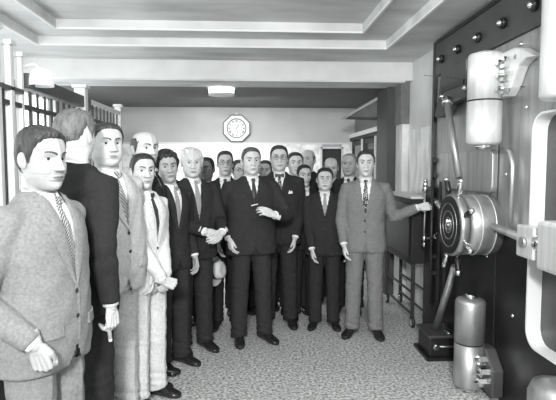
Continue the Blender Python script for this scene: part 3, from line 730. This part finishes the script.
def person(label, px, top, Y, face, look=None, H=None, suit=.05, trous=None, skin=.5, hair='short', hairv=.03, tie='plain', V=1.14, belly=0, bw=1.0, hd=None,
           R_=None, L_=None, rp='relaxed', lp='relaxed', rn=None, ln=None, rd=None, ld=None, nod=0, tilt=0, glasses=False, vox=.0095, vest=None, bow=False, hem=.80,
           rhint=None, lhint=None, shoe=None, stance=0.0, group=None, lean=(0, 0), pocket=False, coat_len=0.0, toe=(0, 0)):
    P_ = at(px, top, Y); H = H or P_.z; sc = H/1.75
    face = R(face); look = R(look) if look is not None else face
    # the head sits over the feet
    root = empty('person', (P_.x, P_.y, 0), face, label, 'person', group); root.scale = (sc,)*3
    inv = (Matrix.Translation((P_.x, P_.y, 0)) @ Matrix.Rotation(face, 4, 'Z') @ Matrix.Scale(sc, 4)).inverted()
    if hd is None:
        q_ = random.Random(int(px*7)); hd = Head(wide=q_.uniform(.96, 1.06), jaw=q_.uniform(.95, 1.12), nose=q_.uniform(.85, 1.2), cheek=q_.uniform(0, .8), age=q_.uniform(0, .6))
    trous = trous if trous is not None else suit
    M_skin = mat('skin_tone_%d' % int(skin*1000), skin, 0.5, noise=.06, nscale=30, spec=.35)
    M_lip = mat('lip_tone_%d' % int(skin*1000), skin*.45, 0.5)
    M_hair = mat('hair_%d' % int(hairv*1000), hairv, 0.5, noise=.4, nscale=60, stretch=(1, 1, .3), bump=.5, bscale=120)
    M_suit = suit_mat(suit); M_tr = suit_mat(trous)
    # ---- head transform: pivot in the neck
    pivot = Vector((0, .02, -.13)); base = Vector((0, -.012, 1.75-.128))
    Mh = Matrix.Translation(base+pivot) @ Matrix.Rotation(look-face, 4, 'Z') @ Matrix.Rotation(R(nod), 4, 'X') @ Matrix.Rotation(R(tilt), 4, 'Y') @ Matrix.Translation(-pivot)
    # ---- arms
    arms = []
    for sx, tgt, pose, nn, dd, hint in ((-1, R_, rp, rn, rd, rhint), (1, L_, lp, ln, ld, lhint)):
        S = Vector((sx*.172*bw, .012, 1.392))
        if tgt is None: Wt = Vector((sx*(.235*bw+.01), -.03, .875))
        elif len(tgt) == 4: Wt = Vector(tgt[:3])
        else: Wt = inv @ at(*tgt)
        hv = Vector(hint) if hint else Vector((sx*.6, .9, -.25))
        E_, Wt = ik(S, Wt, .295, .262, hv)
        d = (Wt-E_).normalized(); hdv = Vector(dd) if dd else ((d*.5+Vector((0, -.05, -.6))).normalized() if d.z < -.5 else d)
        nv = Vector(nn) if nn else Vector((-sx, .15, 0))
        arms.append((sx, S, E_, Wt, d, hdv, nv, pose))
    # ---- body: one mesh of head, neck, trunk, arms with hands, and legs
    body = MB(); head_mesh(hd, body, Mh)
    torso(body, .05, belly, bw, .9, 1.46)
    for sx, S, E_, Wt, d, hdv, nv, pose in arms:
        body.tube([S+Vector((-sx*.05, 0, 0)), S, E_, Wt], [.045, .045, .036, .026], 12, round_=True)
        put_hand(body, pose, Wt, hdv, nv, sx < 0, 0, 1.0)
    fx = .10+stance
    for sx in (-1, 1):
        body.tube([(sx*.085, .01, .88), (sx*(.09+stance*.5), -.0, .49), (sx*fx, .015, .09)], [.075, .052, .038], 12, round_=True)
    bo = body.build('body', [M_skin, M_lip], root, smooth=True)
    # ---- eyes, brows, glasses
    for sx in (-1, 1):
        ph = math.asin(.0315/.088)*sx; s_ = hd.pt(ph, .008); r0 = math.hypot(s_.x, s_.y-.01)
        ce = hd.pt(ph, .008, -.0092); ce.x = sx*.0315
        e = MB(); n = 14
        for mi, (rr, a0, a1, m_) in enumerate(((.0122, 0, PI*.5, 0), (0.0127, 0, .64, 1))):
            rings = []
            for i in range(7):
                a = max(.02, a0+(a1-a0)*i/6.0)
                rings.append([Mh @ (ce+Vector((rr*math.sin(a)*math.cos(2*PI*k/n), -rr*math.cos(a), rr*math.sin(a)*math.sin(2*PI*k/n)))) for k in range(n)])
            e.loft(rings, mi)
        # lids
        for z_a, z_b in ((.0035, .0128), (-.0128, -.0062)):
            rings = []
            for i in range(5):
                zz = z_a+(z_b-z_a)*i/4.0; rr = math.sqrt(max(1e-6, .0134**2-zz*zz))
                rings.append([Mh @ (ce+Vector((rr*math.sin(a), -rr*math.cos(a), zz))) for a in [-1.5+3.0*k/10 for k in range(11)]])
            k0 = len(e.v)
            e.v += [tuple(p) for r_ in rings for p in r_]
            for i in range(4):
                for j in range(10): e.f.append((k0+i*11+j, k0+i*11+j+1, k0+(i+1)*11+j+1, k0+(i+1)*11+j)); e.m.append(3 if (i == 0 and z_a > 0) else 2)
        e.build('eye', [M_eye, M_iris, M_skin, M_lash], root, smooth=True)
        br = MB(); rg_ = []
        for i in range(8):
            t_ = i/7.0; x = sx*(.012+.037*t_); zc = .0265+.0075*math.sin(PI*(t_*.75+.02))+.001*t_; hh = .0052*(1-.6*t_)*(.6 if hairv > .3 else 1)
            ph_ = math.asin(max(-1, min(1, x/.088)))
            for _ in range(3): rr = hd.rad(ph_, zc); ph_ = math.asin(max(-1, min(1, x/rr)))
            q = [hd.pt(ph_, zc-hh, -.002), hd.pt(ph_, zc-hh*.9, .0018), hd.pt(ph_, zc, .0032), hd.pt(ph_, zc+hh*.9, .0018), hd.pt(ph_, zc+hh, -.002)]
            rg_.append([Mh @ p for p in q])
        br.loft(rg_); br.build('eyebrow', mat('brow_%d' % int(hairv*500), min(.28, hairv*.8+.02), .8), root, smooth=True)
    if glasses:
        g = MB()
        for sx in (-1, 1):
            N = 24; cc = Vector((sx*.034, -.103, .006))
            rim = [[Mh @ (cc+Vector(((.0205+.0018*math.cos(b))*math.cos(2*PI*k/N), .0018*math.sin(b)+abs(math.cos(2*PI*k/N)*.0)*1, (.0185+.0018*math.cos(b))*math.sin(2*PI*k/N)))) for b in [2*PI*q/6 for q in range(6)]] for k in range(N+1)]
            g.loft(rim, cap=False)
            g.tube([Mh @ Vector((sx*.054, -.103, .01)), Mh @ Vector((sx*.074, -.085, .012)), Mh @ Vector((sx*.082*hd.wide, .01, .012))], .0015, 6)
        g.tube([Mh @ Vector((-.0145, -.104, .008)), Mh @ Vector((0, -.111, .012)), Mh @ Vector((.0145, -.104, .008))], .0015, 6)
        g.build('glasses', M_frame, root, smooth=True)
    if hair:
        hm = hair_mesh(hd, hair, Mh, seed=int(px)); o = hm.build('hair', M_hair, root, smooth=True)
        for p in o.data.polygons: p.use_smooth = True
    # ---- jacket
    jk = MB(); torso(jk, 0, belly, bw, hem-.001, 1.5)
    sleeves = []
    for sx, S, E_, Wt, d, hdv, nv, pose in arms:
        u1 = (E_-S).normalized(); Wc = Wt-d*.018
        pts = [S+Vector((-sx*.08, 0, .012)), S, S+(E_-S)*.3, S+(E_-S)*.75, E_, E_+(Wc-E_)*.25, E_+(Wc-E_)*.7, Wc]
        jk.tube(pts, [(.062, .060), (.070, .067), (.068, .066), (.060, .058), (.057, .056), (.056, .055), (.050, .048), (.046, .044)], 18)
        sleeves.append((S, E_, Wc, d, sx))
    co, nr, fs_ = remesh(jk, vox, 7, .5)
    co = cloth_noise(co, nr, .0022, px)
    for S, E_, Wc, d, sx in sleeves:       # creases at the elbows
        dv = np.linalg.norm(co-np.array(E_), axis=1); m_ = np.exp(-(dv/.09)**2)
        bend = 1-(E_-S).normalized().dot(d)
        tt = (co-np.array(E_)) @ np.array(d)
        co += nr*(m_*np.sin(tt*130+co[:, 2]*40)*(.0016+.004*min(1, bend)))[:, None]
    cx, cy, cz = co[:, 0], co[:, 1], co[:, 2]
    ZN = 1.485
    def vhalf(z):   # half width of the opening
        return np.clip((z-V)/(ZN-V), 0, 1)**.85*.062
    front = (cy < -.01)
    out = front & (((cz > V) & (np.abs(cx) < vhalf(cz))))
    zq = .93
    out |= front & (cz < zq) & (np.abs(cx-.004) < np.clip((zq-cz)/(zq-hem+.001), 0, 1)**1.8*.055) & (np.abs(cx) < .08)
    out &= np.array([not any(((Vector(p)-a_).cross(b_-a_)).length/(b_-a_).length < .075 and -.1 < (Vector(p)-a_).dot((b_-a_).normalized()) < (b_-a_).length+.05 for a_, b_ in ((sleeves[0][1], sleeves[0][2]), (sleeves[1][1], sleeves[1][2]))) if o_ else False for p, o_ in zip(co.tolist(), out.tolist())]) if (R_ or L_) else out
    keepf = [f for f in fs_ if not all(out[i] for i in f)]
    used = np.zeros(len(co), bool); used[np.array([i for f in keepf for i in f])] = True
    remap = np.cumsum(used)-1; co2 = co[used]; f2 = [tuple(int(remap[i]) for i in f) for f in keepf]
    jko = link('jacket', np_mesh('jacket', co2, f2, M_suit), root)
    bvh = BVHTree.FromPolygons([Vector(p) for p in co.tolist()], fs_)
    # torso-only surface for lapels so that arms in front never catch them
    tj = MB(); torso(tj, 0.001, belly, bw, .8, 1.51, n=48); tb = BVHTree.FromPolygons([Vector(p) for p in tj.v], tj.f)
    def surf(x, z, off=.0, b=tb, fb=-.08):
        h = b.ray_cast(Vector((x, -1, z)), Vector((0, 1, 0)))
        if h[0] is None:
            q = b.find_nearest(Vector((x, -.05, z)))[0]
            return q+(q-Vector((0, .02, z-.06))).normalized()*off
        return Vector((x, h[0].y-off, z))
    for sx in (-1, 1):
        lp_ = MB(); N = 22; rows = []
        for i in range(N+1):
            s_ = i/N; z = V+(ZN-V)*s_
            xi = float(vhalf(np.array(z)))
            w_ = .078*min(1, s_/.66)**.8 if s_ < .66 else (.078-.036*(s_-.66)/.05 if s_ < .71 else (.042+.016*(s_-.71)/.04 if s_ < .75 else .058-.022*(s_-.75)/.25))
            zo = z-(.01 if s_ < .66 else 0)
            row = []
            for k in range(6):
                u = k/5.0; x = xi-.004+w_*u
                zz = z+(zo-z)*u
                row.append(surf(sx*x, zz, .0065+.003*math.sin(PI*u)))
            row2 = [p+Vector((0, .012, 0)) for p in reversed(row)]
            rows.append(row+row2)
        lp_.loft(rows); lp_.build('lapel', M_suit, jko, smooth=False, bevel=.0)
    # back collar of the jacket
    cr = MB(); rings = []
    for (rx, ry, zf, zb) in ((.066, .068, 1.468, 1.498), (.070, .074, 1.468, 1.502), (.083, .088, 1.445, 1.472), (.080, .084, 1.443, 1.468)):
        rings.append([(rx*math.sin(a), .012-ry*math.cos(a), (zf+(zb-zf)*(1-math.cos(a))/2)) for a in [R(62)+R(236)*k/24 for k in range(25)]])
    k0 = len(cr.v); cr.v += [p for r_ in rings for p in r_]
    for i in range(4):
        for j in range(24): i2 = (i+1) % 4; cr.f.append((k0+i*25+j, k0+i*25+j+1, k0+i2*25+j+1, k0+i2*25+j)); cr.m.append(0)
    cr.build('jacket_collar', M_suit, jko, smooth=True)
    # front edge, buttons, pockets
    ed = MB(); rows = []
    for i in range(13):
        z = V-(V-.9)*i/12; rows.append([surf(.002, z, .004), surf(.012, z, .007), surf(.014, z, .001), surf(.003, z, -.002)])
    ed.loft(rows); ed.build('front_edge', M_suit, jko)
    for q, z in enumerate([V-.02, V-.12] if V > 1.05 else [V-.02]):
        c_ = surf(-.004, z, .006); MB().ball(c_, (.0095, .004, .0095), 12).build('button', M_button, jko, smooth=True)
    if vox < .012:
        for sx in (-1, 1):
            fl = MB(); rows = []
            for i in range(7):
                x = sx*(.075+.085*i/6)*bw; rows.append([surf(x, .985, .0075), surf(x, .94, .0085), surf(x, .94, -.001), surf(x, .985, -.001)])
            fl.loft(rows); fl.build('pocket_flap', M_suit, jko)
    if pocket:
        c_ = surf(.10, 1.29, .012); MB().prism([(c_.x-.022, c_.z), (c_.x+.022, c_.z+.004), (c_.x+.014, c_.z+.03), (c_.x+.004, c_.z+.018), (c_.x-.008, c_.z+.034)], c_.y-.004, c_.y+.01).build('pocket_square', M_shirt, root)
    # ---- shirt, collar, tie
    sh = MB(); torso(sh, .014, belly, bw, 1.02, 1.5, n=48)
    sho = sh.build('shirt', M_shirt, root, smooth=True)
    sb = BVHTree.FromPolygons([Vector(p) for p in sh.v], sh.f)
    if vest is not None:
        ve = MB(); N = 10; rows = []
        for sx in (-1, 1):
            rows = []
            for i in range(N+1):
                z = 1.03+(1.44-1.03)*i/N; xi = max(0, (z-(V+.09))/(1.44-V-.09))*.045
                rows.append([surf(sx*(xi+(.085-xi)*k/4), z, .003, sb) for k in range(5)]+[surf(sx*(xi+(.085-xi)*k/4), z, -.002, sb) for k in (4, 3, 2, 1, 0)])
            ve.loft(rows)
        ve.build('waistcoat', suit_mat(vest), root)
    col = MB(); NN = 40; rr_ = []
    an = [R(5)+R(350)*k/NN for k in range(NN+1)]
    nk = hd.neck
    for w_ in range(4):
        row = []
        for a in an:
            back = (1-math.cos(a))/2; fr = G(math.sin(a/2) if a < PI else math.sin(a/2), .25) if (a < .9 or a > 2*PI-.9) else 0
            zt = 1.487+.024*back; lowz = 1.468+.012*back-.030*fr
            r_, z = ((.061, zt), (.0645, zt), (.074+.014*fr, lowz), (.069+.012*fr, lowz))[w_]
            row.append((r_*nk*math.sin(a), .010-(r_*.95+.004)*nk*math.cos(a), z))
        rr_.append(row)
    col.v += [p for r_ in rr_ for p in r_]
    for i in range(4):
        for j in range(NN): i2 = (i+1) % 4; col.f.append((i*(NN+1)+j, i*(NN+1)+j+1, i2*(NN+1)+j+1, i2*(NN+1)+j)); col.m.append(0)
    col.build('shirt_collar', M_shirt, sho, smooth=True)
    if bow:
        b = MB()
        for sx in (-1, 1): b.loft([[(sx*x, -.085+yy, 1.462+zz) for yy, zz in ((-.006, -h_), (.006, -h_), (.006, h_), (-.006, h_))] for x, h_ in ((.004, .007), (.02, .014), (.038, .019), (.042, .017))])
        b.box((-.008, -.095, 1.452), (.008, -.08, 1.472)); b.build('bow_tie', TIES['plain'], root)
    if tie:
        ti = MB(); rows = []
        for z, hw in ((1.475, .013), (1.466, .019), (1.445, .013), (1.44, .012), (1.36, .021), (1.25, .029), (1.12, .036), (1.04, .038)):
            o_ = .012 if z > 1.44 else .006
            ps = [surf(hw*u, z, o_, sb) for u in (-1, -.5, 0, .5, 1)]
            if z > 1.44: ps = [Vector((p.x, min(p.y, -.078), p.z)) for p in ps]
            ps[2].y -= .003
            rows.append(ps+[p+Vector((0, .006, 0)) for p in reversed(ps)])
        ti.loft(rows); ti.build('tie', TIES[tie], root)
    # cuffs
    for S, E_, Wc, d, sx in sleeves:
        MB().tube([Wc-d*.02, Wc+d*.012, Wc+d*.014, Wc-d*.018], [(.036, .036), (.034, .034), (.030, .030), (.03, .03)], 18).build('shirt_cuff', M_shirt, sho, smooth=True)
    # ---- trousers and shoes
    tr = MB()
    rings = []
    for z, w_, f, b in ((1.06, .155, .10, .10), (.98, .165, .108, .105), (.90, .172, .108, .112), (.84, .172, .10, .11), (.80, .165, .09, .1)):
        rings.append([(w_*bw*math.sin(a), .01-(f+belly*.5 if math.cos(a) > 0 else b)*math.cos(a), z) for a in [2*PI*k/32 for k in range(32)]])
    tr.loft(rings)
    for sx in (-1, 1):
        rg_ = []
        for z, x, hx, fy, by, y0 in ((.90, .085, .085, .095, .10, .01), (.78, .09, .088, .098, .10, .01), (.62, .092+stance*.3, .083, .09, .085, .005), (.48, .095+stance*.5, .077, .082, .078, 0), (.30, .097+stance*.75, .073, .08, .075, .005), (.14, .099+stance*.95, .071, .083, .074, .008), (.075, fx, .072, .09, .074, .006), (.045, fx, .071, .088, .078, .008)):
            rg_.append([(sx*(x+hx*math.sin(a)), y0-(fy*(abs(math.cos(a))**(.9)) if math.cos(a) > 0 else -by*abs(math.cos(a)))*1.0, z+(.018 if (z < .06 and math.cos(a) > .3) else 0)) for a in [2*PI*k/28 for k in range(28)]])
        tr.loft(rg_)
    co, nr, fs_ = remesh(tr, vox*.95, 4, .5)
    m_ = np.exp(-((co[:, 2]-.10)/.09)**2)+.5*np.exp(-((co[:, 2]-.48)/.07)**2)
    co = cloth_noise(co, nr, .002, px+3); co += nr*(m_*np.sin(co[:, 2]*120+co[:, 0]*30)*.0035)[:, None]
    cr_ = np.exp(-((np.abs(co[:, 0])-fx*.97)/.009)**2)*(co[:, 1] < 0)*(co[:, 2] < .8); co[:, 1] -= cr_*.006
    link('trousers', np_mesh('trousers', co, fs_, M_tr), root)
    for sx in (-1, 1):
        s2 = MB(); rg_ = []
        ta = R(8)*sx+R(toe[0 if sx < 0 else 1])
        for y, hx, zt, zc in ((.085, .018, .06, .0), (.075, .032, .075, 0), (.03, .037, .095, 0), (-.03, .038, .098, 0), (-.07, .042, .075, 0), (-.11, .048, .055, 0), (-.15, .047, .045, 0), (-.185, .036, .036, 0), (-.205, .016, .026, 0)):
            ring_ = []
            for k in range(16):
                a = 2*PI*k/16; x = hx*math.copysign(abs(math.cos(a))**.7, math.cos(a)); z = zt*.5+zt*.5*math.copysign(abs(math.sin(a))**.6, math.sin(a))
                ring_.append((sx*fx+x*math.cos(ta)-y*math.sin(ta), .01+x*math.sin(ta)+y*math.cos(ta), max(.001, z)))
            rg_.append(ring_)
        s2.loft(rg_); s2.build('shoe', shoe or M_shoe, root, smooth=True)
    return root, arms, inv.inverted()

K_DK, K_BL = .030, .034
# ---- the line of men on the left, nearest first
person('man at far left in grey suit, seen near profile, right hand in a fist', 40, 127, 2.0, 74, 60, suit=.22, skin=.38, hair='side', hairv=.035, tie='stripe2', V=1.12,
       R_=(36, 346, 1.78), L_=(.22, .06, .9, 0), rp='fist', rd=(.05, -.3, -1), bw=1.1, belly=.03, vox=.009, hd=Head(jaw=1.08, cheek=.5), nod=4, rn=(1, .1, 0), rhint=(-.6, .9, -.2))
o2, a2, w2 = person('man in black suit with his back turned, cigar in his lowered hand', 75, 108.5, 2.52, 150, 163, suit=.024, skin=.6, hair='cropped', hairv=.13, tie='plain', V=1.15,
       R_=(111, 306, 2.3), rp='cigar', bw=1.08, vox=.009, hd=Head(wide=1.0))
person('stout man in light grey suit and striped tie, third from left', 106, 122, 2.95, 56, 38, suit=.46, skin=.52, hair='slick', hairv=.035, tie='stripe', V=1.16, bw=1.1, belly=.06, hd=Head(wide=1.08, jaw=1.15, cheek=1, neck=1.1), vox=.009)
person('short young man in pale suit, hands clasped before him, light trousers', 143, 153, 3.27, 62, 30, suit=.62, skin=.52, hair='slick', hairv=.02, tie='plain', V=1.12, bw=1.04, hd=Head(wide=.97),
       R_=(163, 281, 3.12), L_=(166, 281, 3.2), rp='grip', lp='grip', rd=(.7, -.55, -.35), ld=(-.65, -.4, -.6), rn=(.3, .9, -.2), ln=(-.2, .9, -.2), vox=.009)
person('tall bald man with dark side hair standing behind the pale-suited young man', 145, 130.5, 3.56, 86, 42, suit=.024, skin=.55, hair='fringe', hairv=.05, bw=1.0, hd=Head(wide=1.05, age=.5))
person('young man with thick curly black hair, dark suit and striped tie', 169, 151.5, 3.84, 48, 20, suit=K_DK, skin=.40, hair='curly', hairv=.018, tie='stripe', V=1.1, bw=.95, tilt=-5, hd=Head(wide=.97))
person('dark-haired man almost hidden behind the curly-haired young man', 166, 148.5, 4.4, 20, 10, suit=.03, skin=.4, hair='short', hairv=.02, vox=.013)
person('elderly white-haired man in black suit, both hands joined at his waist', 192, 147.5, 4.18, 30, 12, suit=K_DK, skin=.55, hair='side', hairv=.6, tie='stripe', V=1.12, bw=1.08, belly=.03, vest=.04, nod=6,
       hd=Head(wide=1.06, jaw=1.12, cheek=.7, age=1), R_=(206, 232, 3.9), L_=(222, 233, 3.93), rp='relaxed', lp='relaxed', rd=(.75, -.35, -.45), ld=(-.7, -.35, -.35), rn=(.2, .9, -.1), ln=(.1, .9, .1))
person('dark-skinned man peering between the white-haired man and the man with glasses', 206, 157, 4.95, -5, -12, suit=.03, skin=.16, hair='short', hairv=.015, vox=.013)
o9, a9, w9 = person('thin man in round glasses and black suit with light hat in his lowered hand', 225, 150.5, 4.78, 2, 6, suit=.024, skin=.46, hair='short', hairv=.02, tie='plain', V=1.14, bw=.92, glasses=True, hd=Head(wide=.92, jaw=.93),
       R_=(219, 250, 4.64), rp='relaxed')
person('pale-faced man half hidden behind the shoulder of the front man in black', 239, 159.5, 5.25, 10, 20, suit=.024, skin=.5, hair='short', hairv=.03, glasses=True, vox=.013)
person('front man in buttoned black suit raising a cigarette at his chest', 251, 147, 4.36, 14, 12, suit=K_BL, skin=.58, hair='short', hairv=.075, tie='plain', V=1.26, bw=1.16, belly=.02, hd=Head(wide=1.0, jaw=1.06),
       R_=(229, 239, 4.26), L_=(274, 215, 4.1), lp='relaxed', rp='relaxed', ld=(-.9, -.12, .4), ln=(0, .8, -.5), lhint=(.9, .3, -.8), stance=.02, toe=(0, 12))
person('dark-haired man whose face shows between the two tallest front men', 265, 160, 5.4, 0, -5, suit=.03, skin=.42, hair='short', hairv=.02, vox=.013)
person('tall man in spectacles with white collar, patterned tie and white lapel flower', 279, 145, 4.8, 0, 0, suit=K_DK, skin=.55, hair='short', hairv=.03, tie='spot', V=1.18, bw=1.1, belly=.03, glasses=True, vest=.04, bow=True, pocket=True,
       hd=Head(wide=1.02, jaw=1.08, cheek=.5), L_=(295, 238, 4.68), stance=.01)
person('smiling man with short dark hair behind the right shoulder of the tall spectacled man', 295, 152, 5.25, 0, 5, suit=.024, skin=.6, hair='short', hairv=.025, vox=.012, hd=Head(wide=1.05))
person('small dark-haired man with narrow face peering forward in dark suit', 304, 164.5, 5.0, 2, 10, suit=.024, skin=.5, hair='short', hairv=.02, tie='light', vox=.011, bw=.9, hd=Head(wide=.95, jaw=.9))
person('bald man looking left at the back against the white wall', 308, 149, 5.8, -25, -28, suit=.024, skin=.48, hair='bald', hairv=.06, vox=.013)
person('short round-faced man in black suit standing beside the grey-suited young man', 325, 167.5, 4.72, -8, -8, suit=K_DK, skin=.52, hair='slick', hairv=.018, tie='light', V=1.22, bw=1.1, belly=.03, hd=Head(wide=1.08, jaw=1.12, cheek=1),
       R_=(312, 250, 4.55), rp='relaxed', toe=(-6, 8))
person('bald man with bowed head behind the short round-faced man', 331, 156.5, 5.6, -15, -8, suit=.024, skin=.52, hair='fringe', hairv=.12, vox=.013, nod=14)
person('older man in dark suit and stiff white collar by the dark doorway', 349.5, 153, 5.2, -18, -24, suit=.024, skin=.38, hair='thin', hairv=.2, tie='plain', V=1.1, vox=.011)
o20, a20, w20 = person('young man in light grey suit gripping the steel pull bar', 366, 150, 4.47, -12, -12, suit=.20, skin=.6, hair='slick', hairv=.03, tie='spot', V=1.12, bw=1.02, hd=Head(wide=.98, jaw=.98),
       R_=(344, 245, 4.4), L_=(419, 207, 4.36), lp='grip', rp='relaxed', ld=(.95, -.25, .1), ln=(.5, .8, .1), lhint=(.3, .2, -1), vox=.009, toe=(-14, 6), stance=.01)

# ---- things in their hands
def local_to_world(w, p): return w @ p
sx, S, E_, Wt, d, hdv, nv, pose = a2[0]
cw = w2 @ (Wt+d*.10+nv.normalized()*.03)
cg = empty('cigar', cw, 0, 'pale lit cigar between the fingers of the man with his back turned', 'cigar')
MB().tube([(0, 0, .03), (.012, -.012, -.055)], [.008, .009], 12).build('wrapper', mat('tobacco_leaf', .4, .8), cg, smooth=True)
MB().tube([(.012, -.012, -.055), (.0135, -.0135, -.066)], [.009, .0075], 12).build('ash', M_white, cg, smooth=True)
sx, S, E_, Wt, d, hdv, nv, pose = a9[0]
hw = w9 @ (Wt+Vector((0, -.02, -.13)))
ht = empty('straw_hat', (hw.x-.03, hw.y-.05, hw.z-.12), 0, 'pale straw hat with dark band held low by the man in round glasses', 'hat')
ht.rotation_euler = (R(80), R(8), R(58))
hm = MB(); N = 32
def ell(r_, z): return [(r_*.88*math.cos(2*PI*k/N), r_*math.sin(2*PI*k/N), z+.008*math.cos(4*PI*k/N)*(r_ > .1)) for k in range(N)]
hm.loft([ell(.145, .004), ell(.146, 0), ell(.10, -.004), ell(.082, .0), ell(.08, .06), ell(.074, .09), ell(.045, .098), ell(.02, .088)]); hm.build('brim_and_crown', mat('pale_straw', .7, .8, noise=.1, nscale=60), ht, smooth=True)
MB().loft([ell(.0835, .004), ell(.085, .006), ell(.083, .034), ell(.0815, .036)], cap=False).build('hat_band', M_black, ht, smooth=True)
ci = at(258, 204, 4.02)
cgt = empty('cigarette', ci, 0, 'thin cigarette between the fingers of the front man in black', 'cigarette')
MB().tube([(0, 0, 0), (-.055, -.015, -.012)], .004, 8).build('paper', M_white, cgt, smooth=True)
